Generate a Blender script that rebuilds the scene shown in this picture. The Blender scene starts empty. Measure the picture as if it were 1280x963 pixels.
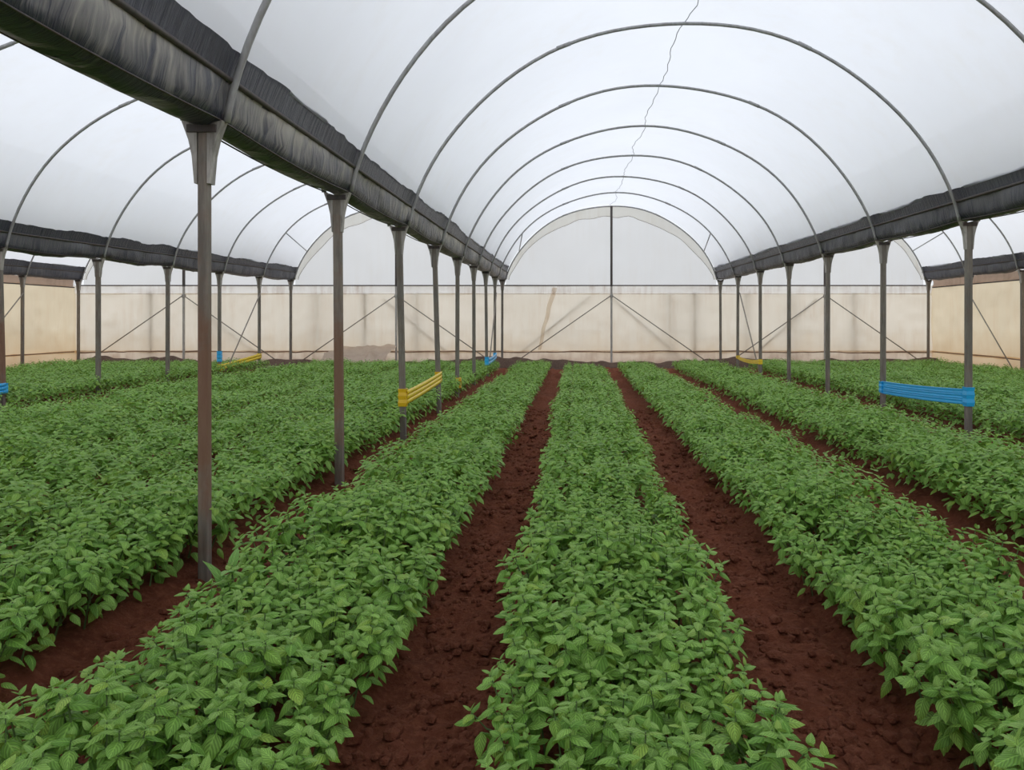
import bpy, math, random
import numpy as np
from mathutils import Matrix, Vector

random.seed(7)
RNG = np.random.default_rng(7)
S = bpy.context.scene
COL = S.collection

# ------------------------------------------------------------------ camera
F_PX, VPX, VPY, CAM_Z = 935.0, 708.0, 400.0, 1.5      # focal length and vanishing point in the 1280x963 frame
cam_d = bpy.data.cameras.new('camera')
cam = bpy.data.objects.new('camera', cam_d)
COL.objects.link(cam)
cam.location = (0, 0, CAM_Z)
cam.rotation_euler = (math.radians(90), 0, 0)
cam_d.sensor_fit = 'HORIZONTAL'
cam_d.sensor_width = 36
cam_d.lens = F_PX * 36 / 1280
cam_d.shift_x = -(VPX - 640) / 1280
cam_d.shift_y = (VPY - 481.5) / 1280
cam_d.clip_end = 300
S.camera = cam

# ------------------------------------------------------------------ sky
W = bpy.data.worlds.new('overcast_sky')
S.world = W
W.use_nodes = True
wn = W.node_tree.nodes
wl = W.node_tree.links
wn.clear()
wout = wn.new('ShaderNodeOutputWorld')
wbg = wn.new('ShaderNodeBackground')
wtc = wn.new('ShaderNodeTexCoord')
wsep = wn.new('ShaderNodeSeparateXYZ')
wr = wn.new('ShaderNodeValToRGB')
wl.new(wtc.outputs['Generated'], wsep.inputs[0])
wl.new(wsep.outputs['Z'], wr.inputs[0])
wr.color_ramp.elements[0].position = 0.0
wr.color_ramp.elements[0].color = (0.70, 0.72, 0.74, 1)
wr.color_ramp.elements[1].position = 0.75
wr.color_ramp.elements[1].color = (0.815, 0.86, 0.955, 1)
wl.new(wr.outputs[0], wbg.inputs[0])
wbg.inputs[1].default_value = 1.36
wl.new(wbg.outputs[0], wout.inputs[0])

S.view_settings.view_transform = 'Standard'
S.view_settings.look = 'None'
S.view_settings.exposure = 0.0
S.view_settings.gamma = 1.0
S.view_settings.use_curve_mapping = False

# ------------------------------------------------------------------ layout (metres; y = distance from the camera)
YE = 24.3                                   # far gable
YF = -3.2                                   # near gable, behind the camera
SP = 2.5                                    # post spacing
LINE = {'Y': -15.85, 'Z': -8.95, 'A': -2.08, 'B': 5.0, 'C': 11.76}
ORDER = ['Y', 'Z', 'A', 'B', 'C']
GUT = {'A': ([0, 4.35, 14, 24.3], [2.61, 2.625, 2.69, 2.80]),
       'B': ([0, 9.3, 24.3], [2.70, 2.72, 2.80]),
       'C': ([0, 24.3], [2.76, 2.80]),
       'Z': ([0, 11.8, 24.3], [2.60, 2.63, 2.80]),
       'Y': ([0, 24.3], [2.74, 2.80])}
def gz(line, y): return float(np.interp(y, *GUT[line]))
APEX = 5.2
def yi(i): return YE - SP * i

def arch_pt(bay, t, y, out=0.0):
    """point on the hoop of a bay, t = 0..pi from the left foot to the right foot"""
    a, b = bay
    xc, hw = (LINE[a] + LINE[b]) / 2, (LINE[b] - LINE[a]) / 2 - .12
    c = -math.cos(t)
    z0 = gz(a, y) * (1 - (c + 1) / 2) + gz(b, y) * (c + 1) / 2
    rise = APEX - z0
    R = (hw * hw + rise * rise) / (2 * rise)
    circ = math.sqrt(max(R * R - (hw * c) ** 2, 0)) - (R - rise)
    h = 0.28 * rise * math.sin(t) + 0.72 * circ
    n = Vector((c / hw, 0, max(math.sin(t), .25) / rise)).normalized()
    return Vector((xc + hw * c, y, z0 + h)) + n * out

# ------------------------------------------------------------------ helpers
def mesh_np(name, V, F, uv=None, mats=(), midx=None, smooth=True):
    V = np.asarray(V, np.float32); F = np.asarray(F, np.int32)
    k = F.shape[1]
    me = bpy.data.meshes.new(name)
    me.vertices.add(len(V)); me.vertices.foreach_set('co', V.ravel())
    me.loops.add(F.size); me.loops.foreach_set('vertex_index', F.ravel())
    me.polygons.add(len(F))
    me.polygons.foreach_set('loop_start', np.arange(0, F.size, k, dtype=np.int32))
    me.polygons.foreach_set('loop_total', np.full(len(F), k, np.int32))
    if uv is not None:
        ul = me.uv_layers.new(name='UVMap')
        ul.data.foreach_set('uv', np.asarray(uv, np.float32)[F.ravel()].ravel())
    for m in mats: me.materials.append(m)
    if midx is not None: me.polygons.foreach_set('material_index', np.asarray(midx, np.int32))
    me.update(calc_edges=True)
    me.polygons.foreach_set('use_smooth', np.full(len(F), smooth, bool))
    me.validate()
    return me

class MB:
    """collects simple shapes into one mesh"""
    def __init__(s): s.v = []; s.f = []
    def add(s, V, F):
        o = len(s.v); s.v += [tuple(p) for p in V]; s.f += [tuple(i + o for i in q) for q in F]; return s
    def box(s, a, b):
        x0, y0, z0 = a; x1, y1, z1 = b
        return s.add([(x0,y0,z0),(x1,y0,z0),(x1,y1,z0),(x0,y1,z0),(x0,y0,z1),(x1,y0,z1),(x1,y1,z1),(x0,y1,z1)],
                     [(0,3,2,1),(4,5,6,7),(0,1,5,4),(1,2,6,5),(2,3,7,6),(3,0,4,7)])
    def tube(s, pts, r, n=8):
        pts = [Vector(p) for p in pts]
        rs = r if isinstance(r, (list, tuple)) else [r] * len(pts)
        V = []; F = []; up = None
        for i, p in enumerate(pts):
            d = (pts[min(i + 1, len(pts) - 1)] - pts[max(i - 1, 0)]).normalized()
            if up is None:
                up = Vector((0, 0, 1)) if abs(d.z) < .9 else Vector((0, 1, 0))
            x = d.cross(up).normalized(); up = x.cross(d).normalized()
            for k in range(n):
                a = 2 * math.pi * (k + .5) / n
                V.append(p + (x * math.cos(a) + up * math.sin(a)) * rs[i])
        m = len(pts)
        for i in range(m - 1):
            for k in range(n):
                k2 = (k + 1) % n
                F.append((i*n+k, i*n+k2, (i+1)*n+k2, (i+1)*n+k))
        F.append(tuple(range(n - 1, -1, -1))); F.append(tuple((m-1)*n + k for k in range(n)))
        return s.add(V, F)
    def build(s, name, mat, parent=None, smooth=True, bevel=0):
        me = bpy.data.meshes.new(name); me.from_pydata(s.v, [], s.f); me.update()
        return link(name, me, mat, parent, smooth, bevel)

def link(name, me, mat=None, parent=None, smooth=True, bevel=0):
    if mat is not None: me.materials.append(mat)
    if smooth:
        me.polygons.foreach_set('use_smooth', [True] * len(me.polygons))
    o = bpy.data.objects.new(name, me); COL.objects.link(o)
    if parent is not None: o.parent = parent
    if bevel:
        b = o.modifiers.new('edge', 'BEVEL'); b.width = bevel; b.segments = 2; b.limit_method = 'ANGLE'
    return o

def empty(name, loc=(0, 0, 0), rz=0):
    o = bpy.data.objects.new(name, None); COL.objects.link(o)
    o.location = loc; o.rotation_euler = (0, 0, rz); o.empty_display_size = .1
    return o

def tag(o, label, cat=None, group=None, kind=None):
    o['label'] = label
    if cat: o['category'] = cat
    if group: o['group'] = group
    if kind: o['kind'] = kind
    return o

def grid_mesh(name, P):
    """P: array (n, m, 3); u runs along the first axis"""
    n, m = P.shape[:2]
    idx = np.arange(n * m).reshape(n, m)
    F = np.stack([idx[:-1, :-1], idx[1:, :-1], idx[1:, 1:], idx[:-1, 1:]], -1).reshape(-1, 4)
    uu = np.stack(np.meshgrid(np.linspace(0, 1, n), np.linspace(0, 1, m), indexing='ij'), -1).reshape(-1, 2)
    return mesh_np(name, P.reshape(-1, 3), F, uu)

_VN = {}
def vnoise(x, y, seed, scale):
    """smooth value noise in -1..1"""
    r = _VN.get(seed)
    if r is None: r = _VN[seed] = np.random.default_rng(seed).random((257, 257)) * 2 - 1
    x = np.asarray(x) / scale + 71.3; y = np.asarray(y) / scale + 43.7
    xi = np.floor(x).astype(int); yi_ = np.floor(y).astype(int)
    fx = x - xi; fy = y - yi_
    fx = fx * fx * (3 - 2 * fx); fy = fy * fy * (3 - 2 * fy)
    a = r[xi % 257, yi_ % 257]; b = r[(xi + 1) % 257, yi_ % 257]
    c = r[xi % 257, (yi_ + 1) % 257]; d = r[(xi + 1) % 257, (yi_ + 1) % 257]
    return (a * (1 - fx) + b * fx) * (1 - fy) + (c * (1 - fx) + d * fx) * fy

ORD = ['zeroth','first','second','third','fourth','fifth','sixth','seventh','eighth','ninth','tenth','eleventh','twelfth','thirteenth',
       'fourteenth','fifteenth','sixteenth','seventeenth','eighteenth','nineteenth','twentieth']
ORD += ['twenty-' + w for w in ORD[1:10]] + ['thirtieth'] + ['thirty-' + w for w in ORD[1:10]] + ['fortieth']

# ------------------------------------------------------------------ materials
class NT:
    def __init__(s, name):
        s.m = bpy.data.materials.new(name); s.m.use_nodes = True
        s.t = s.m.node_tree; s.t.nodes.clear(); s.out = s.t.nodes.new('ShaderNodeOutputMaterial')
    def n(s, typ, **kw):
        d = s.t.nodes.new(typ)
        for k, v in kw.items(): setattr(d, k, v)
        return d
    def set(s, sock, v):
        if hasattr(v, 'is_output') or isinstance(v, bpy.types.NodeSocket): s.t.links.new(v, sock)
        else: sock.default_value = v
    def math(s, op, a, b=0.0, c=0.0):
        d = s.n('ShaderNodeMath', operation=op)
        for i, v in enumerate((a, b, c)): s.set(d.inputs[i], v)
        return d.outputs[0]
    def mix(s, f, a, b):
        d = s.n('ShaderNodeMix', data_type='RGBA')
        s.set(d.inputs[0], f); s.set(d.inputs[6], a if not isinstance(a, tuple) else (*a, 1)); s.set(d.inputs[7], b if not isinstance(b, tuple) else (*b, 1))
        return d.outputs[2]
    def pos(s, scale=(1, 1, 1), obj=True):
        tc = s.n('ShaderNodeTexCoord') if obj else s.n('ShaderNodeNewGeometry')
        mp = s.n('ShaderNodeMapping'); mp.inputs['Scale'].default_value = scale
        s.t.links.new(tc.outputs['Object' if obj else 'Position'], mp.inputs[0])
        return mp.outputs[0]
    def noise(s, vec, scale, detail=4, rough=.55, dist=0):
        d = s.n('ShaderNodeTexNoise'); s.set(d.inputs['Vector'], vec)
        d.inputs['Scale'].default_value = scale; d.inputs['Detail'].default_value = detail
        d.inputs['Roughness'].default_value = rough; d.inputs['Distortion'].default_value = dist
        return d.outputs['Fac']
    def ramp(s, f, stops):
        d = s.n('ShaderNodeValToRGB'); s.set(d.inputs[0], f)
        e = d.color_ramp.elements
        while len(e) < len(stops): e.new(.5)
        for q, (p, c) in zip(e, stops):
            q.position = p; q.color = (*c, 1) if len(c) == 3 else c
        return d.outputs[0]
    def step(s, f, a, b):
        d = s.n('ShaderNodeMapRange'); s.set(d.inputs[0], f)
        d.inputs[1].default_value = a; d.inputs[2].default_value = b
        return d.outputs[0]
    def bump(s, h, strength=.4, dist=.01):
        d = s.n('ShaderNodeBump'); d.inputs['Strength'].default_value = strength; d.inputs['Distance'].default_value = dist
        s.set(d.inputs['Height'], h); return d.outputs[0]
    def bsdf(s, color, rough=.6, metal=0, spec=.4, normal=None):
        d = s.n('ShaderNodeBsdfPrincipled'); s.set(d.inputs['Base Color'], color if not isinstance(color, tuple) else (*color, 1))
        s.set(d.inputs['Roughness'], rough); d.inputs['Metallic'].default_value = metal
        d.inputs['Specular IOR Level'].default_value = spec
        if normal is not None: s.set(d.inputs['Normal'], normal)
        return d.outputs[0]
    def done(s, sh): s.t.links.new(sh, s.out.inputs[0]); return s.m
    def mixsh(s, f, a, b):
        d = s.n('ShaderNodeMixShader'); s.set(d.inputs[0], f); s.t.links.new(a, d.inputs[1]); s.t.links.new(b, d.inputs[2])
        return d.outputs[0]

def m_film(name, color, transp, stain=None, stain_amt=0.0, tcolor=(.97, .97, .97), vert=1.0, low=None, refl=.12):
    t = NT(name)
    p = t.pos(obj=False)
    soft = t.noise(p, .55, 3, .5)
    c = t.mix(t.step(soft, .35, .7), tuple(v * .955 for v in color), color)
    if stain:
        streak = t.noise(t.pos((5, 5, .5), obj=False), 1.0, 4, .6)
        blot = t.noise(p, .9, 5, .6)
        f = t.math('MULTIPLY', t.step(streak, .42, .75), t.step(blot, .35, .65))
        c = t.mix(t.math('MULTIPLY', f, stain_amt), c, stain)
    if low:
        g = t.n('ShaderNodeNewGeometry'); sp = t.n('ShaderNodeSeparateXYZ'); t.t.links.new(g.outputs['Position'], sp.inputs[0])
        z = t.math('ADD', sp.outputs[2], t.math('MULTIPLY', t.noise(p, 1.6, 4, .6), 1.1))
        f = t.math('SUBTRACT', 1.0, t.step(z, low[1], low[2]))
        c = t.mix(t.math('MULTIPLY', f, .75), c, low[0])
    tr = t.n('ShaderNodeBsdfTranslucent'); t.set(tr.inputs[0], c)
    df = t.n('ShaderNodeBsdfDiffuse'); t.set(df.inputs[0], c)
    tp = t.n('ShaderNodeBsdfTransparent'); tp.inputs[0].default_value = (*tcolor, 1)
    gl = t.n('ShaderNodeBsdfGlossy'); gl.inputs['Roughness'].default_value = .35
    s = t.mixsh(refl, tr.outputs[0], df.outputs[0])
    s = t.mixsh(transp, s, tp.outputs[0])
    s = t.mixsh(.025, s, gl.outputs[0])
    return t.done(s)

M = {}
M['roof'] = m_film('roof_film_plastic', (.955, .96, .965), .05, (.88, .85, .79), .35)
M['gable'] = m_film('gable_film_plastic', (.93, .945, .96), .10, (.8, .76, .7), .25)
M['band'] = m_film('gable_band_plastic', (.93, .90, .85), .08, (.46, .33, .24), .85)
M['scallop'] = m_film('roof_film_overlap', (.93, .91, .83), .35, (.7, .62, .48), .5)
M['curtain'] = m_film('curtain_beige_film', (.96, .88, .745), .04, (.74, .57, .40), .55, low=((.84, .68, .48), .75, 1.6))
M['skirt'] = m_film('skirt_film', (.86, .73, .58), .03, (.48, .31, .20), .7, low=((.48, .31, .20), .45, .9))
M['side'] = m_film('side_curtain_film', (.93, .80, .58), .03, (.78, .58, .36), .5, low=((.78, .54, .29), .7, 1.8))
M['bundle'] = m_film('rolled_film', (.66, .47, .35), .04, (.40, .25, .17), .8, refl=.5)

M['strip'] = m_film('hanging_strip_film', (.84, .72, .57), .35, (.55, .38, .26), .6)
M['slack'] = m_film('slack_film', (.84, .70, .56), .03, (.55, .38, .27), .7, refl=.5)
def m_soil(name, a, b, c, bump=.8):
    t = NT(name)
    p = t.pos(obj=False)
    n1 = t.noise(p, 2.2, 6, .6); n2 = t.noise(p, 26, 6, .7); n3 = t.noise(p, 70, 5, .75)
    col = t.mix(t.step(n1, .35, .68), a, b)
    col = t.mix(t.step(n2, .45, .75), col, c)
    h = t.math('ADD', t.math('MULTIPLY', n2, 1.0), t.math('MULTIPLY', n3, .7))
    return t.done(t.bsdf(col, .95, 0, .15, t.bump(h, bump, .05)))
M['soil'] = m_soil('red_soil', (.155, .045, .022), (.23, .070, .036), (.31, .112, .060))
M['clod'] = m_soil('red_soil_clod', (.165, .050, .026), (.24, .077, .042), (.32, .12, .068))
M['bank'] = m_soil('brown_soil', (.115, .075, .057), (.16, .105, .08), (.20, .135, .105))

M['outside'] = m_soil('dry_earth', (.42, .34, .25), (.50, .42, .31), (.38, .36, .22), .3)
def m_metal(name, a, b, rust, amt, rough=.55, zr=None):
    t = NT(name)
    p = t.pos(obj=False); g = t.noise(t.pos((14, 14, 1.6), obj=False), 2.0, 5, .65)
    n = t.noise(p, 5, 5, .65)
    col = t.mix(t.step(g, .35, .68), a, b)
    f = t.step(n, .46, .72)
    if zr:
        ge = t.n('ShaderNodeNewGeometry'); sp = t.n('ShaderNodeSeparateXYZ'); t.t.links.new(ge.outputs['Position'], sp.inputs[0])
        z = t.math('ADD', sp.outputs[2], t.math('MULTIPLY', t.math('SUBTRACT', n, .5), 1.2))
        band = t.math('SUBTRACT', 1.0, t.step(t.math('ABSOLUTE', t.math('SUBTRACT', z, zr[0])), zr[1] * .4, zr[1]))
        f = t.math('MAXIMUM', t.math('MULTIPLY', f, .5), band)
    col = t.mix(t.math('MULTIPLY', f, amt), col, rust)
    return t.done(t.bsdf(col, rough, .15, .4, t.bump(g, .25, .004)))
M['post'] = m_metal('weathered_post', (.175, .152, .13), (.30, .265, .225), (.24, .11, .06), .75, .7, (1.0, .75))
M['post_plain'] = m_metal('weathered_post_grey', (.165, .148, .128), (.28, .255, .22), (.20, .125, .08), .4, .7)
M['post_light'] = m_metal('galvanised_post', (.40, .385, .36), (.52, .50, .47), (.25, .2, .15), .4, .5)
M['bracket'] = m_metal('galvanised_bracket', (.26, .245, .22), (.55, .52, .48), (.14, .12, .10), .6, .5)
M['hoop'] = m_metal('galvanised_hoop', (.30, .30, .30), (.44, .44, .44), (.27, .23, .19), .4, .5)
M['brace'] = m_metal('brace_pipe', (.26, .235, .20), (.36, .32, .27), (.28, .18, .12), .5, .6)
M['rail'] = m_metal('dark_rail', (.065, .058, .055), (.11, .095, .09), (.10, .06, .045), .5, .6)
M['hem'] = m_metal('hem_pipe', (.30, .20, .13), (.42, .28, .19), (.22, .12, .075), .7, .8)

def m_gutter(name, dust):
    t = NT(name)
    st = t.noise(t.pos((1, 15, .8), obj=False), 1.0, 5, .65, .8)
    big = t.noise(t.pos((1, .9, 2), obj=False), 1.0, 3, .5)
    fine = t.noise(t.pos((6, 30, 4), obj=False), 1.0, 4, .6)
    uv = t.n('ShaderNodeUVMap'); sp = t.n('ShaderNodeSeparateXYZ'); t.t.links.new(uv.outputs[0], sp.inputs[0])
    h = t.math('ABSOLUTE', t.math('SUBTRACT', t.math('MULTIPLY', sp.outputs[0], 2.0), 1.0))     # 1 at the rims, 0 at the bottom
    col = t.mix(t.step(big, .35, .7), (.034, .037, .056), (.064, .069, .094))
    edge = t.math('ADD', t.math('MULTIPLY', st, 1.5), t.math('SUBTRACT', h, 1.25))
    f = t.math('MULTIPLY', t.step(edge, .0, .38), t.step(t.math('ADD', big, t.math('MULTIPLY', fine, .5)), .52, .86))
    col = t.mix(t.math('MULTIPLY', f, dust), col, (.52, .485, .44))
    return t.done(t.bsdf(col, t.math('ADD', .36, t.math('MULTIPLY', f, .4)), 0, .5, t.bump(t.math('ADD', fine, t.math('MULTIPLY', st, 1.5)), .7, .015)))
M['gutter_dusty'] = m_gutter('black_plastic_dusty', .95)
M['gutter'] = m_gutter('black_plastic', .22)
M['flap'] = m_gutter('black_plastic_flap', .06)

def m_leaf(name, dark, light, yellow):
    t = NT(name)
    g = t.n('ShaderNodeNewGeometry'); oi = t.n('ShaderNodeObjectInfo')
    r = t.math('FRACT', t.math('ADD', g.outputs['Random Per Island'], t.math('MULTIPLY', oi.outputs['Random'], 7.31)))
    col = t.mix(r, dark, light)
    r2 = t.math('FRACT', t.math('MULTIPLY', r, 17.7))
    col = t.mix(t.math('MULTIPLY', t.step(r2, .82, 1.0), .55), col, yellow)
    uv = t.n('ShaderNodeUVMap'); sp = t.n('ShaderNodeSeparateXYZ'); t.t.links.new(uv.outputs[0], sp.inputs[0])
    au = t.math('ABSOLUTE', t.math('SUBTRACT', sp.outputs[0], .5))
    ph = t.math('MULTIPLY', t.math('SUBTRACT', sp.outputs[1], t.math('MULTIPLY', au, .8)), 40.0)
    vein = t.math('MULTIPLY', t.math('ADD', t.math('SINE', ph), 1.0), .5)
    rib = t.math('SUBTRACT', 1.0, t.step(au, .0, .06))
    d = t.mix(t.math('MULTIPLY', vein, .6), col, tuple(v * .45 for v in dark))
    d = t.mix(t.math('MULTIPLY', rib, .45), d, tuple(min(1, v * 1.5) for v in light))
    b = t.bump(t.math('SUBTRACT', vein, rib), .35, .004)
    pr = t.bsdf(d, .45, 0, .26, b)
    tr = t.n('ShaderNodeBsdfTranslucent'); t.set(tr.inputs[0], t.mix(.5, d, yellow))
    return t.done(t.mixsh(.20, pr, tr.outputs[0]))
M['leaf'] = m_leaf('basil_leaf', (.175, .385, .055), (.37, .63, .13), (.50, .66, .09))
M['leaf_young'] = m_leaf('basil_leaf_young', (.23, .43, .08), (.34, .56, .13), (.46, .62, .11))
M['leaf_weed'] = m_leaf('weed_leaf', (.18, .38, .07), (.26, .48, .11), (.34, .52, .11))
t = NT('basil_stem'); M['stem'] = t.done(t.bsdf(t.mix(t.noise(t.pos(), 30), (.09, .16, .05), (.16, .22, .08)), .6))
def m_plastic(name, c, rough=.3):
    t = NT(name)
    n = t.noise(t.pos((3, 3, 30), obj=False), 2.0, 4)
    return t.done(t.bsdf(t.mix(t.step(n, .3, .7), tuple(v * .82 for v in c), c), rough, 0, .5))
M['yellow'] = m_plastic('yellow_tape', (.95, .70, .03))
M['yellow_deep'] = m_plastic('yellow_tape_wrap', (.92, .56, .02))
M['blue'] = m_plastic('blue_tape', (.03, .50, 1.0))
M['cord'] = m_plastic('pale_cord', (.50, .50, .52), .6)

# ------------------------------------------------------------------ beds
DRIFT = .0128                               # the beds run a touch askew to the house
#  key: centre, half width of the planted strip, far end, words
BEDS = [
    ('centre bed', .20, .33, 20.3), ('bed left of centre', -1.17, .32, 22.0), ('bed right of centre', 1.63, .33, 21.8),
    ('second bed right of centre', 3.36, .46, 22.0), ('bed beyond the nearest post', -2.66, .345, 22.0),
    ('third bed left', -3.98, .35, 22.0), ('fourth bed left', -5.36, .36, 22.0), ('fifth bed left', -6.80, .44, 22.0),
    ('bed right of the post row', 5.60, .44, 22.2), ('b', 7.05, .42, 22.2), ('b', 8.5, .42, 22.2), ('b', 9.95, .44, 22.2),
    ('b', -9.52, .44, 22.0), ('b', -11.0, .42, 22.0), ('b', -12.4, .42, 22.0), ('b', -13.9, .44, 22.0),
]

def bed_height(x, y):
    h = np.zeros_like(np.asarray(x, float))
    for _, c, hw, ye in BEDS:
        d = np.abs(x - c - DRIFT * y)
        e = np.clip((hw + .13 - d) / .16, 0, 1)
        e = e * e * (3 - 2 * e) * np.clip((ye + .5 - y) / .5, 0, 1)
        h = np.maximum(h, e * .065)
    return h

def ground_z(x, y):
    x = np.asarray(x, float); y = np.asarray(y, float)
    b = bed_height(x, y)
    path = 1 - b / .065
    z = b + .022 * vnoise(x, y, 1, .55) + path * (.024 * vnoise(x, y, 2, .19) + .022 * vnoise(x, y, 3, .085)
        + .05 * np.clip(vnoise(x, y, 8, .13) - .2, 0, 1) + .012 * vnoise(x, y, 9, .045))
    return z

def axis(segs):
    out = []
    for a, b, s in segs: out += list(np.arange(a, b - 1e-6, s))
    return np.array(out + [segs[-1][1]])
gx = axis([(-16.4, -6, .3), (-6, -3, .12), (-3, 3, .035), (3, 6, .12), (6, 12.4, .3)])
gy = axis([(-4, 1.2, .3), (1.2, 7, .04), (7, 13, .09), (13, 24.8, .16)])
GX, GY = np.meshgrid(gx, gy, indexing='ij')
GZ = ground_z(GX, GY)
fl = grid_mesh('floor', np.stack([GX, GY, GZ], -1))
fl = link('floor', fl, M['soil'])
tag(fl, 'bare red-brown soil with paths between the planted beds', kind='structure')

ox, oy = np.meshgrid(np.linspace(-90, 90, 60), np.linspace(-60, 120, 60), indexing='ij')
og = link('ground', grid_mesh('ground', np.stack([ox, oy, -.16 + .04 * vnoise(ox, oy, 21, 6)], -1)), M['outside'])
tag(og, 'pale dry earth outside the greenhouse', kind='structure')

# heap of dry brown earth along the foot of the gable
n, m = 320, 12
bx = np.linspace(-15.7, 11.6, n)[:, None] * np.ones((1, m))
tt = np.linspace(0, 1, m)[None, :] * np.ones((n, 1))
by = 22.85 + 1.25 * tt
prof = np.sin(np.pi * np.clip(tt, 0, 1)) ** .8
bz = -.06 + prof * (.26 + .15 * vnoise(bx, by, 11, 1.1) + .06 * vnoise(bx, by, 12, .3))
ob = link('soil_bank', grid_mesh('soil_bank', np.stack([bx, by, bz], -1)), M['bank'])
tag(ob, 'low heap of dry brown earth along the foot of the far wall', 'soil heap', kind='stuff')

# loose clods on the paths
ico_v = []; ph = (1 + 5 ** .5) / 2
for a, b in ((1, ph), (-1, ph), (1, -ph), (-1, -ph)):
    ico_v += [(0, a, b), (a, b, 0), (b, 0, a)]
ico_v = np.array(ico_v, float); ico_v /= np.linalg.norm(ico_v[0])
ico_f = []
for i in range(12):
    for j in range(i + 1, 12):
        for k in range(j + 1, 12):
            d = [np.linalg.norm(ico_v[p] - ico_v[q]) for p, q in ((i, j), (j, k), (i, k))]
            if max(d) < 1.1:
                nrm = np.cross(ico_v[j] - ico_v[i], ico_v[k] - ico_v[i])
                ico_f.append((i, j, k) if nrm @ ico_v[i] > 0 else (i, k, j))
ico_f = np.array(ico_f)
CV = []; CF = []
paths = [(-.48, .30), (.98, .34), (-1.92, .30), (2.4, .28)]
for q in range(6500):
    pc, pw = paths[[0, 1, 0, 1, 2, 1, 0, 3][q % 8]]
    y = 1.6 + 11 * RNG.random() ** 1.8
    x = pc + DRIFT * y + pw * (RNG.random() * 2 - 1)
    s = .007 + .030 * RNG.random() ** 3.0
    v = ico_v * (s * (1 + .35 * (RNG.random((12, 1)) - .5))) * np.array([1, .9 + .4 * RNG.random(), .7])
    CV.append(v + np.array([x, y, float(ground_z(x, y)) + s * .15])); CF.append(ico_f + 12 * q)
co = link('soil_clods', mesh_np('soil_clods', np.concatenate(CV), np.concatenate(CF), smooth=False), M['clod'], smooth=False)
tag(co, 'loose crumbly red soil clods scattered over the paths', 'soil', kind='stuff')

# ------------------------------------------------------------------ roof film
BAYS = [('Y', 'Z'), ('Z', 'A'), ('A', 'B'), ('B', 'C')]
BAYNAME = {('Y', 'Z'): 'far left bay', ('Z', 'A'): 'left bay', ('A', 'B'): 'middle bay', ('B', 'C'): 'right bay'}
for bi, bay in enumerate(BAYS):
    ts = np.linspace(.245, math.pi - .245, 44)
    ys = np.linspace(YF, YE + .05, 100)
    P = np.zeros((len(ts), len(ys), 3))
    for j, y in enumerate(ys):
        ph_ = ((YE - y) / SP) % 1.0
        sag = math.sin(math.pi * ph_)
        for i, tv in enumerate(ts):
            w = .012 * float(vnoise(tv * 2.0, y, 30 + bi, .6)) + .02 * float(vnoise(tv * 3, y, 40 + bi, 1.9))
            P[i, j] = arch_pt(bay, tv, y, .05 - .02 * sag + w * sag)
    o = link('roof_film', grid_mesh('roof_film', P), M['roof'])
    tag(o, 'translucent white plastic film roof over the ' + BAYNAME[bay], kind='structure')

# ------------------------------------------------------------------ hoops
def visible(p):
    if p.y < .3: return False
    x = VPX + F_PX * p.x / p.y; y = VPY - F_PX * (p.z - CAM_Z) / p.y
    return -30 < x < 1310 and -30 < y < 993
for bay in BAYS:
    for i in range(0, 10):
        y = yi(i)
        pts = [arch_pt(bay, tv, y) for tv in np.linspace(0.02, math.pi - .02, 49)]
        if not any(visible(p) for p in pts): continue
        wob = [p + Vector((0, .012 * math.sin(k * .37 + i), .012 * math.sin(k * .5 + i * 2))) for k, p in enumerate(pts)]
        root = empty('roof_hoop', (0, 0, 0))
        mb = MB().tube(wob, .021 if i else .023, 8)
        mb.build('pipe', M['hoop'], root)
        for k in (17, 31):
            a, b = wob[k], wob[k + 1]
            d = (b - a).normalized() * .09
            MB().tube([a - d, a + d], .0255, 8).build('joint_sleeve', M['hoop'], root)
        if i == 0: lab = f'grey steel end hoop outlining the far gable of the {BAYNAME[bay]}'
        else: lab = f'grey pipe hoop over the {BAYNAME[bay]}, {ORD[i]} in front of the gable hoop'
        tag(root, lab, 'hoop', 'roof hoops of the ' + BAYNAME[bay])

# short struts tying the last two hoops together
for bay in BAYS:
    for side in (-1, 1):
        a = arch_pt(bay, .50 if side < 0 else math.pi - .50, yi(0)); b = arch_pt(bay, .64 if side < 0 else math.pi - .64, yi(1))
        o = MB().tube([a, b], .016, 8).build('hoop_strut', M['hoop'])
        tag(o, f"short grey strut between the last two hoops, {'left' if side < 0 else 'right'} shoulder of the {BAYNAME[bay]}", 'strut', 'hoop struts')

# cord hanging loosely along the ridge of the middle bay
pts = []
for y in np.linspace(.5, YE, 160):
    p = arch_pt(('A', 'B'), math.pi / 2 + .012 * math.sin(y * 2.3), y)
    s = ((YE - y) / SP) % 1
    pts.append(p + Vector((.02 * math.sin(y * 3.1) + .012 * math.sin(y * 11), 0, .02 - .07 * math.sin(math.pi * s))))
o = MB().tube(pts, .0055, 6).build('ridge_cord', M['cord'])
tag(o, 'thin pale cord strung loosely along the ridge of the middle bay', 'cord')

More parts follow.
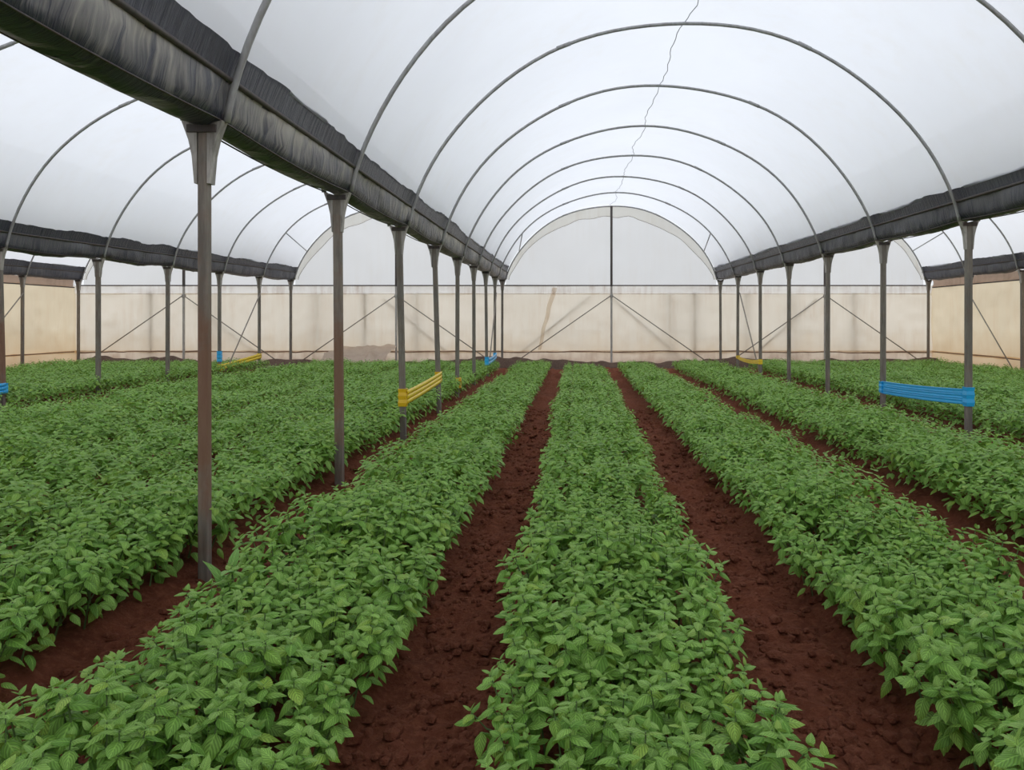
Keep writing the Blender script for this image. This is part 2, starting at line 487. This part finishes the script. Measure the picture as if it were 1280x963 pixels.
# ------------------------------------------------------------------ gutters
GW = {'Y': 'far left wall', 'Z': 'second post row on the left', 'A': 'near post row on the left', 'B': 'post row on the right', 'C': 'far right wall'}
for li, ln in enumerate(ORDER):
    X = LINE[ln]
    root = empty('rain_gutter', (X, 0, 0))
    y1 = YE + .12
    ys = np.arange(YF, y1, .07)
    sec = [(-.145, .25), (-.138, .17), (-.125, .09), (-.098, .035), (-.055, .008), (0, 0), (.055, .008), (.098, .035), (.125, .09), (.138, .17), (.145, .25)]
    P = np.zeros((len(sec), len(ys), 3))
    rg = np.random.default_rng(100 + li)
    for i, (sx, sz) in enumerate(sec):
        ple = vnoise(np.full_like(ys, i * .13), ys, 60 + li, .10) * .020 + vnoise(np.full_like(ys, i * .03), ys, 70 + li, .42) * .022
        mid = np.array([math.sin(math.pi * (((YE - y) / SP) % 1)) for y in ys])
        droop = -.035 * mid * (1 if abs(sx) < .13 else 0) + .02 * vnoise(ys * 0, ys, 80 + li, .9)
        k = 1.0 if 0 < i < len(sec) - 1 else .2
        sgn = np.sign(sx) if sx else 0
        P[i, :, 0] = sx + ple * k * sgn
        P[i, :, 1] = ys
        P[i, :, 2] = np.array([gz(ln, y) for y in ys]) + sz + (ple * .6 if sgn == 0 or abs(sx) < .12 else 0) * k + droop * k
    link('trough', grid_mesh('trough', P), M['gutter_dusty'] if ln == 'A' else M['gutter'], root)
    for s in (-1, 1):
        if (ln == 'Y' and s < 0) or (ln == 'C' and s > 0): continue
        prof = [(.138, .23), (.152, .28), (.170, .33), (.190, .385), (.203, .42)]
        P = np.zeros((len(prof), len(ys), 3))
        for i, (sx, sz) in enumerate(prof):
            w = vnoise(np.full_like(ys, i * .2), ys, 90 + li + 7 * s, .10) * .010 + vnoise(ys * 0 + i * .02, ys, 95 + li, .7) * .03 * (i / 4)
            P[i, :, 0] = s * (sx + w * .5); P[i, :, 1] = ys; P[i, :, 2] = np.array([gz(ln, y) for y in ys]) + sz + w
        link('flap', grid_mesh('flap', P), M['flap'], root)
        MB().tube([(s * .152, y, gz(ln, y) + .25) for y in np.linspace(YF, y1, 24)], .017, 8).build('edge_rail', M['rail'], root)
        MB().tube([(s * .104, y, gz(ln, y) + .02 - .03 * math.sin(math.pi * (((YE - y) / SP) % 1))) for y in np.linspace(YF, y1, 90)], .006, 6).build('bottom_wire', M['rail'], root)
    dd = 'black plastic gutter with dusty streaks above the ' if ln == 'A' else 'black plastic gutter above the '
    tag(root, dd + GW[ln], 'gutter', 'gutters between the bays')

# ------------------------------------------------------------------ posts
NPOST = {'Y': 3, 'Z': 7, 'A': 10, 'B': 8, 'C': 3}
PW = {'Y': 'far left side wall', 'Z': 'second post row on the left', 'A': 'post row on the near left', 'B': 'post row on the right', 'C': 'far right side wall'}
lean = {('A', 6): .06, ('A', 5): .08, ('A', 7): .02, ('A', 2): .03, ('Z', 5): .07}
for ln in ORDER:
    for i in range(NPOST[ln]):
        y = yi(i); X = LINE[ln]; zt = gz(ln, y) - .005
        root = empty('support_post', (X, y, 0))
        rw = .029 if (ln, i) in (('A', 8), ('A', 9)) else .036
        dx = lean.get((ln, i), (random.random() - .5) * .02)
        mb = MB(); nz = 6
        mat = M['post'] if (ln, i) in (('A', 8), ('Z', 5), ('A', 7)) else M['post_plain']
        V = []; F = []
        for k in range(nz + 1):
            tz = k / nz; z = -.25 + tz * (zt - .03 + .25); ox = dx * (1 - tz)
            V += [(ox - rw, -rw, z), (ox + rw, -rw, z), (ox + rw, rw, z), (ox - rw, rw, z)]
        for k in range(nz):
            for q in range(4):
                q2 = (q + 1) % 4
                F.append((k*4+q, k*4+q2, (k+1)*4+q2, (k+1)*4+q))
        F += [(3, 2, 1, 0), tuple(nz*4 + q for q in range(4))]
        mb.add(V, F).build('shaft', mat, root, smooth=False, bevel=.008)
        # saddle bracket: two flared cheeks and a seat plate
        for s in (-1, 1):
            b = MB()
            prof = [(rw, zt - .34), (.044, zt - .34), (.058, zt - .18), (.078, zt - .09), (.118, zt + .02), (rw, zt + .0)]
            V = [(s * px, -.034, pz) for px, pz in prof] + [(s * px, .034, pz) for px, pz in prof]
            k = len(prof)
            F = [tuple(range(k))[::s], tuple(range(k, 2 * k))[::-s]] + [((q, (q+1) % k, k + (q+1) % k, k + q))[::-s] for q in range(k)]
            b.add(V, F).build('bracket_cheek', M['bracket'], root, smooth=False)
        MB().box((-.085, -.045, zt - .05), (.085, .045, zt - .005)).build('saddle_plate', M['rail'], root, smooth=False, bevel=.004)
        if i == 0: lab = f'weathered post where the far gable meets the {PW[ln]}'
        else: lab = f'weathered square post, {ORD[i]} from the gable post, {PW[ln]}'
        tag(root, lab, 'post', 'posts of the ' + PW[ln])

# braces running along each line from the first post in front of the gable down to the foot of the second
for ln in ORDER:
    X = LINE[ln] + (.045 if ln != 'C' else -.055)
    o = MB().tube([(X, yi(1) - .03, 2.28), (X, yi(2) + .12, .02)], .017, 8).build('line_brace', M['brace'])
    tag(o, f'slanting brown pipe brace between the last posts of the {PW[ln]}', 'brace', 'slanting braces along the post rows')

# ------------------------------------------------------------------ gable (far wall)
wb = empty('wall_back', (0, YE + .06, 0)); tag(wb, 'far gable wall of white film above and beige curtain below', kind='structure')
ZR = 2.62
def sheet(name, mat, parent, x0, x1, zlo, zhi, yoff, seed, nx=70, nz=14, amp=.02, along='x', fold=.25, jag=0):
    xs = np.linspace(x0, x1, nx); vs = np.linspace(0, 1, nz)
    P = np.zeros((nx, nz, 3))
    for j, v in enumerate(vs):
        w = amp * vnoise(xs, xs * 0 + v * 2, seed, fold) + amp * 1.6 * vnoise(xs, xs * 0 + v * 3, seed + 1, 1.2)
        z = zlo + (zhi - zlo) * v
        zz = z + (jag * vnoise(xs, xs * 0, seed + 2, .5) * (1 - v) if jag else 0)
        if along == 'x': P[:, j] = np.stack([xs, yoff + w, zz + xs * 0], -1)
        else: P[:, j] = np.stack([yoff + w, xs, zz + xs * 0], -1)
    return link(name, grid_mesh(name, P), mat, parent)
for bi, bay in enumerate(BAYS):
    a, b = LINE[bay[0]], LINE[bay[1]]; xc = (a + b) / 2; hw = (b - a) / 2
    # upper film filling the arch
    nx, nz = 60, 14
    P = np.zeros((nx, nz, 3)); Q = np.zeros((nx, 5, 3))
    for i, tv in enumerate(np.linspace(.03, math.pi - .03, nx)):
        top = arch_pt(bay, tv, YE, .02)
        for j in range(nz):
            v = j / (nz - 1); z = ZR - .02 + (top.z - ZR + .02) * v
            P[i, j] = (top.x, .06 + .015 * float(vnoise(top.x, z, 200 + bi, .6)) , z)
        # scalloped hem of the roof film folded over the end hoop
        drop = .34 + .07 * float(vnoise(top.x, 0, 210 + bi, .45)) + .05 * float(vnoise(top.x, 0, 211 + bi, 1.2))
        drop *= max(0.15, math.sin(tv)) ** .7
        c = Vector((xc, YE, 2.0)); dirn = (c - top).normalized()
        for j in range(5):
            q = top + dirn * (drop * j / 4)
            Q[i, j] = (q.x, .035 + .012 * float(vnoise(q.x, j, 215, .3)), q.z)
    link('gable_film', grid_mesh('gable_film', P), M['gable'], wb)
    MB().tube([tuple(q) for q in Q[:, 4]], .007, 5).build('hem_edge', M['brace'], wb)
    link('film_hem', grid_mesh('film_hem', Q), M['scallop'], wb)
    xa, xb = a - (.22 if bi == 0 else 0), b + (.22 if bi == 3 else 0)
    sheet('upper_band', M['band'], wb, xa, xb, 2.33, ZR, .055, 300 + bi * 5, nz=5, amp=.012)
    sheet('curtain', M['curtain'], wb, xa, xb, .44, 2.37, .075, 320 + bi * 5, nx=110, nz=20, amp=.02)
    sheet('skirt', M['skirt'], wb, xa, xb, -.08, .50, .05, 340 + bi * 5, nz=8, amp=.022)
    # hem pipe with a slack wrapped edge
    pts = [(x, .02 + .01 * float(vnoise(x, 0, 350, .5)), .46 + .045 * float(vnoise(x, 0, 352 + bi, 1.1)) + .015 * float(vnoise(x, 0, 353, .3))) for x in np.linspace(a, b, 50)]
    rs = [.016 + .014 * abs(float(vnoise(x, 3, 354, .5))) for x in np.linspace(a, b, 50)]
    MB().tube(pts, rs, 8).build('hem_pipe', M['hem'], wb)
    MB().tube([(a, .015, ZR), (b, .015, ZR)], .02, 8).build('wall_rail', M['rail'], wb)
    MB().tube([(x, .03, 2.35 + .015 * float(vnoise(x, 0, 356 + bi, .8))) for x in np.linspace(a, b, 30)], .007, 6).build('curtain_hem', M['band'], wb)

for bay in BAYS:
    a, b = LINE[bay[0]], LINE[bay[1]]; xc = (a + b) / 2
    root = empty('gable_post', (xc, YE - .06, 0))
    MB().box((-.032, -.03, -.2), (.032, .03, 2.60)).build('shaft', M['post_light'], root, smooth=False, bevel=.007)
    MB().box((-.036, -.034, 2.58), (.036, .034, APEX - .01)).build('upper_shaft', M['rail'], root, smooth=False, bevel=.007)
    MB().box((-.05, -.045, 2.22), (.05, .045, 2.32)).build('clamp', M['bracket'], root, smooth=False, bevel=.005)
    tag(root, f'tall gable post, pale below and dark above, at the middle of the {BAYNAME[bay]}', 'post', 'middle gable posts')
    for s in (-1, 1):
        o = MB().tube([(xc + s * .04, YE - .10, 2.27), (xc + s * 3.15, YE - .12, .10)], .017, 8).build('gable_brace', M['brace'])
        tag(o, f"slanting pipe brace {'left' if s < 0 else 'right'} of the gable post in the {BAYNAME[bay]}", 'brace', 'slanting gable braces')

# a loose brown strip of film hanging in the curtain left of the middle gable post
P = np.zeros((6, 16, 3))
for j in range(16):
    for i in range(6):
        P[i, j] = (-.68 + .30 * (1 - j / 15) ** 1.3 - .32 * j / 15 * .6 + (i / 5 - .5) * (.16 - .004 * j) + .015 * math.sin(j * 1.1), .035 + .03 * abs(i / 5 - .5), 2.55 - j * .135)
link('loose_strip', grid_mesh('loose_strip', P), M['strip'], wb)

# slack film gathered on the ground at the foot of the left bay curtain
n, m = 60, 10
fx = np.linspace(-7.5, -5.5, n)[:, None] * np.ones((1, m)); vv = np.linspace(0, 1, m)[None, :] * np.ones((n, 1))
fy = YE - .03 - 1.9 * vv + .2 * vnoise(fx, vv, 78, .4)
fz = .66 - .42 * vv + .05 * np.sin(vv * 11 + fx * 3) + .06 * vnoise(fx, fy, 77, .22)
o = link('loose_film', grid_mesh('loose_film', np.stack([fx, fy, fz], -1)), M['slack'])
tag(o, 'slack brownish film gathered in folds at the foot of the left bay curtain', 'plastic film')

# the side walls
for ln, nm, sgn in (('Y', 'wall_left', -1), ('C', 'wall_right', 1)):
    X = LINE[ln]
    w = empty(nm, (X + sgn * .12, 0, 0)); tag(w, f"beige film side wall along the far {'left' if sgn < 0 else 'right'} of the house", kind='structure')
    sheet('curtain', M['side'], w, YF, YE + .16, .44, 2.58, sgn * .06, 400 + sgn, nx=260, nz=20, amp=.025, along='y')
    sheet('skirt', M['side'], w, YF, YE + .16, -.08, .50, sgn * .05, 410 + sgn, nx=160, nz=6, amp=.02, along='y')
    MB().tube([(sgn * .02, y, .46 + .02 * float(vnoise(y, 0, 420, 1.0))) for y in np.linspace(YF, YE, 90)], .018, 8).build('hem_pipe', M['hem'], w)
    MB().tube([(sgn * .02, YF, ZR - .07), (sgn * .02, YE, ZR - .07)], .018, 8).build('wall_rail', M['rail'], w)
    # film gathered under the gutter
    ys = np.linspace(YF, YE, 260); n = 7
    P = np.zeros((n, len(ys), 3))
    for i in range(n):
        v = i / (n - 1)
        P[i] = np.stack([sgn * (.02 + .03 * math.sin(math.pi * v)) + .03 * vnoise(ys + v * .5, ys * 0 + v * 3, 430, .18), ys,
                         np.array([gz(ln, y) for y in ys]) - .0 - .24 * v + .03 * vnoise(ys, ys * 0, 432, .7) * v], -1)
    link('gathered_film', grid_mesh('gathered_film', P), M['bundle'], w)
    # end triangle between the gutter and the sky outside
    sheet('upper_film', M['gable'], w, YF, YE + .16, 2.55, 2.85, sgn * .08, 440 + sgn, nx=60, nz=3, amp=.01, along='y')

# near gable behind the camera
wf = empty('wall_front', (0, YF, 0)); tag(wf, 'plain white film gable at the near end of the house', kind='structure')
for bi, bay in enumerate(BAYS):
    P = np.zeros((30, 6, 3))
    for i, tv in enumerate(np.linspace(.03, math.pi - .03, 30)):
        top = arch_pt(bay, tv, YF, .02)
        for j in range(6): P[i, j] = (top.x, -.05, -.05 + (top.z + .05) * j / 5)
    link('gable_film', grid_mesh('gable_film', P), M['gable'], wf)

# frames of the next greenhouse, faint through the curtain
for k, X in enumerate((-13.6, -11.5, -8.2, -6.6, -4.9, 3.4, 4.2, 5.9, 7.4, 9.4)):
    yb = YE + .24 + .05 * (k % 3)
    root = empty('outer_post', (X, yb, 0))
    MB().box((-.035, -.035, -.2), (.035, .035, 2.4)).build('shaft', M['post_light'], root, smooth=False, bevel=.006)
    MB().box((-.06, -.05, 2.34), (.06, .05, 2.4)).build('cap_plate', M['post_light'], root, smooth=False)
    tag(root, f'faint outdoor post, {ORD[k + 1]} from the left, showing dimly through the gable curtain', 'post', 'outdoor posts behind the gable')
for k, (xa, za, xb, zb) in enumerate(((.8, 2.3, -2.2, -.12), (1.4, 2.3, 4.2, -.12), (-3.2, -.12, -6.0, 2.2), (5.6, -.12, 8.2, 2.2), (-9.4, -.12, -12.2, 2.0))):
    o = MB().tube([(xa, YE + .21, za), (xb, YE + .21, zb)], .022, 8).build('outer_brace', M['post_light'])
    tag(o, f'faint slanting outdoor pipe, {ORD[[3, 4, 2, 5, 1][k]]} from the left, behind the gable curtain', 'pipe', 'outdoor pipes behind the gable')

# ------------------------------------------------------------------ coloured tapes
def wrap(parent, X, y, z0, z1, mat, r=.046):
    b = MB(); V = []; F = []
    nz = 5
    for k in range(nz + 1):
        z = z0 + (z1 - z0) * k / nz; rr = r + (.006 if k % 2 else 0)
        V += [(X - rr, y - rr, z), (X + rr, y - rr, z), (X + rr, y + rr, z), (X - rr, y + rr, z)]
    for k in range(nz):
        for q in range(4):
            q2 = (q + 1) % 4; F.append((k*4+q, k*4+q2, (k+1)*4+q2, (k+1)*4+q))
    F += [(3, 2, 1, 0), tuple(nz*4 + q for q in range(4))]
    b.add(V, F).build('post_wrap', mat, parent, smooth=False)
def tape(ln, ia, ib, za, zb, color, wrapc, label, sag=.01, width=(.12, .12), strands=3, xo=.04):
    """from post ia (near) to post ib (far); za, zb = centre heights"""
    X = LINE[ln]; ya, yb = yi(ia), yi(ib)
    root = empty('sticky_tape', (X, ya, za))
    da = lean.get((ln, ia), 0) * (1 - za / 2.6); db = lean.get((ln, ib), 0) * (1 - zb / 2.6)
    wrap(root, da, 0, -width[0] * .95, width[0] * .95, M[wrapc])
    wrap(root, db, yb - ya, zb - za - width[1] * .7, zb - za + width[1] * .7, M[wrapc])
    nn = 22
    for s in range(strands):
        P = np.zeros((4, nn, 3))
        for j in range(nn):
            u = j / (nn - 1); wd = width[0] * (1 - u) + width[1] * u
            zc = (zb - za) * u - sag * 4 * u * (1 - u); xx = da * (1 - u) + db * u
            for q in range(4):
                vq = (s + q / 3 * .98) / strands - .5
                P[q, j] = (xx + xo + .012 * math.sin(q / 3 * math.pi) + .002 * s, (yb - ya) * u, zc + vq * wd * 1.55)
        o = link('tape_strand', grid_mesh('tape_strand', P), M[color], root)
        sm = o.modifiers.new('thick', 'SOLIDIFY'); sm.thickness = .004
    tag(root, label, 'tape', 'coloured trap tapes between posts')
tape('A', 6, 5, .535, .60, 'yellow', 'yellow_deep', 'yellow sticky tape stretched between two posts of the near left row', .01, (.115, .115))
tape('B', 6, 5, .545, .44, 'blue', 'blue', 'bright blue sticky tape stretched between the two nearest posts on the right', .015, (.125, .125), xo=-.045)
tape('B', 2, 1, .42, .42, 'yellow', 'yellow', 'small yellow tape drooping between two far posts of the right row', .05, (.07, .06), 2, xo=-.04)
tape('Z', 2, 1, .27, .45, 'yellow', 'yellow', 'yellow sticky tape slanting between two far posts of the second left row', .0, (.10, .10), 2)
tape('A', 2, 1, .42, .46, 'blue', 'blue', 'small blue tape between two far posts of the near left row', .03, (.13, .11), 2)
tape('Z', 6, 5, .42, .42, 'blue', 'blue', 'blue sticky tape tied to the post at the left frame edge', .01, (.11, .11))
for ln, i, z0, z1, mt, lab in (('A', 4, .20, .40, 'yellow_deep', 'orange-yellow tape wound low around a single post of the near left row'),
                               ('Z', 2, .42, .70, 'blue', 'dark blue tape wound around a far post above the slanting yellow tape')):
    root = empty('tape_winding', (LINE[ln], yi(i), (z0 + z1) / 2))
    hh = (z1 - z0) / 2
    for q in range(3): wrap(root, .02 if ln == 'A' else 0, 0, -hh + q * hh * 2 / 3, -hh + (q + 1) * hh * 2 / 3 - .004, M[mt], .045 + .003 * (q % 2))
    tag(root, lab, 'tape')

# ------------------------------------------------------------------ basil
def leaf_arrays(stations, width, curl, cup, seed, across=(-1, 0, 1)):
    """leaf from the origin along +y, 1 long; returns V, F(tri), UV"""
    V = []; UV = []; rows = []
    rr = random.Random(seed)
    n = len(across)
    for v in stations:
        w = width * (math.sin(math.pi * v ** .74) ** .8 * (1 - .25 * v) * 1.12 if 0 < v < 1 else 0)
        # the midrib bends over an arc
        th0 = .35; th = th0 - curl * v
        y = v * (1 - .10 * curl * v); z = th0 * .45 * v - .5 * curl * v * v
        if w <= 0:
            rows.append([len(V)]); V.append((0, y, z)); UV.append((.5, v))
        else:
            rows.append(list(range(len(V), len(V) + n)))
            for u in across:
                au = abs(u)
                V.append((u * w * (1 - .12 * au * abs(cup)), y - .05 * au * w, z + w * (.22 * math.sin(au * math.pi * .8) - cup * au ** 1.6) + (rr.uniform(-.018, .018) if au else 0)))
                UV.append((.5 + u * .5, v))
    F = []
    for r0, r1 in zip(rows[:-1], rows[1:]):
        if len(r0) == 1: F += [(r0[0], r1[i + 1], r1[i]) for i in range(n - 1)]
        elif len(r1) == 1: F += [(r0[i], r0[i + 1], r1[0]) for i in range(n - 1)]
        else:
            for i in range(n - 1): F += [(r0[i], r0[i + 1], r1[i + 1]), (r0[i], r1[i + 1], r1[i])]
    return np.array(V), np.array(F), np.array(UV)
NEAR = [0, .09, .25, .45, .66, .85, 1.0]
MIDS = [0, .25, .66, 1.0]
FARS = [0, .42, 1.0]
KINDS = [(.33, .45, .25), (.31, .95, .42), (.35, .25, .15), (.32, 1.25, .55)]
LEAF = {lod: [leaf_arrays(st, w, c, u, 5 + q, ac) for q, (w, c, u) in enumerate(KINDS)]
        for lod, st, ac in (('near', NEAR, (-1, -.55, 0, .55, 1)), ('mid', MIDS, (-1, 0, 1)), ('far', FARS, (-1, 0, 1)))}

def rot_z(a): return np.array([[math.cos(a), -math.sin(a), 0], [math.sin(a), math.cos(a), 0], [0, 0, 1]])
def rot_x(a): return np.array([[1, 0, 0], [0, math.cos(a), -math.sin(a)], [0, math.sin(a), math.cos(a)]])
def rot_y(a): return np.array([[math.cos(a), 0, math.sin(a)], [0, 1, 0], [-math.sin(a), 0, math.cos(a)]])

def plant_variant(seed):
    """stems as polylines, leaves as (4x4, kind, young)"""
    r = random.Random(seed); leaves = []; stems = []
    H = .355
    tips = []
    stems.append([(0, 0, 0), (.008, .004, H * .5), (.0, .0, H)]); tips.append((0, 0, H, 0, 0))
    nb = 4; a0 = r.uniform(0, 6.28)
    for k in range(nb):
        a = a0 + k * 2 * math.pi / nb + r.uniform(-.35, .35)
        R = r.uniform(.055, .10); z = H * r.uniform(.70, 1.02); zb = H * r.uniform(.15, .45)
        tip = (R * math.cos(a), R * math.sin(a), z)
        stems.append([(0, 0, zb), (tip[0] * .7, tip[1] * .7, zb + (z - zb) * .45), tip]); tips.append((*tip, a, R))
    def leaf(p, az, el, L, kind, young):
        Rm = rot_z(az - math.pi / 2) @ rot_x(el) @ rot_y(r.uniform(-.3, .3))
        m = np.eye(4); m[:3, :3] = Rm * L * 1.12; m[:3, 3] = p; leaves.append((m, kind, young))
    for ti, (x, y, z, a, R) in enumerate(tips):
        b = r.uniform(0, 6.28)
        for q in range(2): leaf((x, y, z + .006), b + q * math.pi, r.uniform(.5, .9), r.uniform(.024, .036), 0, True)
        for q in range(2): leaf((x, y, z - .006), b + math.pi / 2 + q * math.pi + r.uniform(-.2, .2), r.uniform(.05, .4), r.uniform(.040, .056), r.choice((0, 1)), r.random() < .4)
        for q in range(2): leaf((x * .98, y * .98, z - .026), b + q * math.pi + r.uniform(-.3, .3), r.uniform(-.3, .2), r.uniform(.054, .072), r.choice((0, 1, 1, 3)), False)
        for q in range(2): leaf((x * .9, y * .9, z - .065), b + math.pi / 2 + q * math.pi + r.uniform(-.4, .4), r.uniform(-.7, 0), r.uniform(.058, .080), r.choice((1, 3, 2)), False)
        for q in range(2): leaf((x * .75, y * .75, z - .12), b + q * math.pi + r.uniform(-.5, .5), r.uniform(-.7, .1), r.uniform(.055, .080), r.choice((1, 3, 2)), False)
    for q in range(6):
        a = a0 + q * 1.1 + r.uniform(-.3, .3)
        leaf((.035 * math.cos(a), .035 * math.sin(a), H * r.uniform(.10, .5)), a, r.uniform(-.5, .3), r.uniform(.055, .085), r.choice((1, 3)), False)
    return stems, leaves
NV = 7
VARS = [plant_variant(50 + k) for k in range(NV)]

def stem_mesh(stems, name='stem'):
    mb = MB()
    for k, pts in enumerate(stems): mb.tube(pts, [.0045, .0036, .0022] if k == 0 else [.0032, .0026, .0018], 5)
    me = bpy.data.meshes.new(name); me.from_pydata(mb.v, [], mb.f); me.update(); me.materials.append(M['stem']); return me
STEM_ME = [stem_mesh(s) for s, _ in VARS]
LEAF_ME = {}
for q, (v, f, u) in enumerate(LEAF['near']):
    for young in (False, True):
        LEAF_ME[q, young] = mesh_np('leaf', v, f, u, (M['leaf_young' if young else 'leaf'],))

def template(k, lod):
    V = []; F = []; U = []; I = []; o = 0
    L = VARS[k][1]
    if lod == 'far': L = [l for j, l in enumerate(L) if j % 5 not in (1, 3)]
    for m, kind, young in L:
        v, f, u = LEAF[lod][kind]
        s = 1.22 if lod == 'far' else 1.0
        V.append((v * s) @ m[:3, :3].T + m[:3, 3]); F.append(f + o); U.append(u); I += [1 if young else 0] * len(f); o += len(v)
    return np.concatenate(V), np.concatenate(F), np.concatenate(U), np.array(I)
FOL = [mesh_np('foliage', *template(k, 'near')[:3], mats=(M['leaf'], M['leaf_young']), midx=template(k, 'near')[3]) for k in range(NV)]

# where the plants stand
plants = []          # bed, row, column, x, y, scale, rz, tilt axis x/y, variant
for bi, (nm, c, hw, ye) in enumerate(BEDS):
    wide = abs(c) > 4.2
    ncol = 6 if hw > .4 else 5; y = (.5 if bi < 5 else 2.0) if not wide else 5.0
    if abs(c) > 8.5: y = 9.0
    row = 0
    while y < ye:
        for col in range(ncol):
            u = col / (ncol - 1) * 2 - 1
            hwy = hw * (1 if bi else .80 + .34 * min(1, max(0, y - 1.5) / 12))
            if bi == 0: cshift = .07 * min(1, y / 14) - .045
            else: cshift = 0
            x = c + cshift + DRIFT * y + u * hwy + random.uniform(-.035, .035)
            yy = y + random.uniform(-.05, .05)
            size = np.interp(yy, [0, 8, 22], [1.0, .97, .78]) * random.uniform(.86, 1.10)
            size *= 1 + .13 * float(vnoise(x, yy, 500, .8)) + .10 * float(vnoise(x, yy, 501, .3))
            if ye - yy < 1.0: size *= .85
            if bi > 2: size *= 1.07
            tilt = u * random.uniform(.16, .36) if abs(u) > .9 else u * .12 + random.uniform(-.08, .08)
            plants.append([bi, row, col, x, yy, size, random.uniform(0, 6.28), tilt, random.uniform(-.1, .1), random.randrange(NV)])
        y += .175; row += 1

def on_screen(p):
    x, y = p[3], p[4]
    if y < .5: return False
    px = VPX + F_PX * x / y; py = VPY + F_PX * (CAM_Z - .33) / y
    return -25 < px < 1305 and py < 985
cand = sorted([p for p in plants if on_screen(p) and p[0] < 5], key=lambda p: p[4] ** 2 + p[3] ** 2)
solo = cand[:300]
rest_ids = set(id(p) for p in solo)
rest = [p for p in plants if id(p) not in rest_ids]
N_LEAFY = 70
firstrow = {}
for p in solo: firstrow[p[0]] = min(firstrow.get(p[0], 999), p[1])
def colw(bi, col):
    if BEDS[bi][2] > .4: return ['left edge', 'second from left', 'third from left', 'third from right', 'second from right', 'right edge'][col]
    return ['left edge', 'second from left', 'middle column', 'second from right', 'right edge'][col]
for n_, p in enumerate(solo):
    bi, row, col, x, y, size, rz, tx, ty, k = p
    z = float(ground_z(x, y)) - .004
    e = bpy.data.objects.new('basil_plant', None); COL.objects.link(e); e.empty_display_size = .05
    e.location = (x, y, z)
    e.rotation_mode = 'QUATERNION'
    Mx = Matrix.Rotation(tx, 4, 'Y') @ Matrix.Rotation(ty, 4, 'X') @ Matrix.Rotation(rz, 4, 'Z')
    e.rotation_quaternion = Mx.to_quaternion(); e.scale = (size,) * 3
    st = bpy.data.objects.new('stem', STEM_ME[k]); st.parent = e; COL.objects.link(st)
    if n_ < N_LEAFY:
        for m, kind, young in VARS[k][1]:
            o = bpy.data.objects.new('leaf', LEAF_ME[kind, young]); o.parent = e
            o.matrix_basis = Matrix(m.tolist()); COL.objects.link(o)
    else:
        o = bpy.data.objects.new('foliage', FOL[k]); o.parent = e; COL.objects.link(o)
    rr = row - firstrow[bi] + 1
    tag(e, f'basil plant, {colw(bi, col)}, {ORD[rr]} row from front, {BEDS[bi][0]}', 'basil plant', 'basil plants in the ' + BEDS[bi][0])

# all the other plants of the beds, as one mass
VV = []; FF = []; UU = []; II = []; off = 0
TP = {(k, lod): template(k, lod) for k in range(NV) for lod in ('mid', 'far')}
for p in rest:
    bi, row, col, x, y, size, rz, tx, ty, k = p
    lod = 'mid' if y < 9.0 else 'far'
    v, f, u, mi = TP[k, lod]
    R = rot_y(tx) @ rot_x(ty) @ rot_z(rz)
    VV.append(((v * size) @ R.T + np.array([x, y, float(bed_height(np.array([x]), np.array([y]))[0])])).astype(np.float32))
    FF.append(f + off); UU.append(u); II.append(mi); off += len(v)
me = mesh_np('basil_crop', np.concatenate(VV), np.concatenate(FF), np.concatenate(UU), (M['leaf'], M['leaf_young']), np.concatenate(II))
o = bpy.data.objects.new('basil_crop', me); COL.objects.link(o)
tag(o, 'dense low green basil crop filling the beds further back', 'basil crop', kind='stuff')
print('plants', len(plants), 'solo', len(solo), 'solo depth', max(p[4] for p in solo), 'crop tris', len(me.polygons))

# a broad-leaved weed beside the nearest post
root = empty('weed_seedling', (-1.50, 3.35, .05))
MB().tube([(0, 0, 0), (.01, 0, .22), (.0, .01, .46)], [.008, .007, .004], 6).build('stem', M['stem'], root)
for k, (az, el, L, z) in enumerate(((.3, .9, .30, .12), (2.6, .75, .32, .16), (4.2, 1.0, .30, .22), (1.4, 1.1, .28, .28), (5.4, .6, .26, .32), (3.3, .5, .20, .42), (0.2, .7, .18, .44))):
    v, f, u = leaf_arrays(NEAR, .15, .8, .2, 90 + k, (-1, -.5, 0, .5, 1))
    o = link('leaf', mesh_np('leaf', v * L, f, u), M['leaf_weed'], root)
    o.location = (0, 0, z); o.rotation_euler = (el, 0, az)
root.scale = (.82,) * 3; root.location.z = .02
tag(root, 'taller broad-leaved green seedling growing beside the nearest post', 'plant')
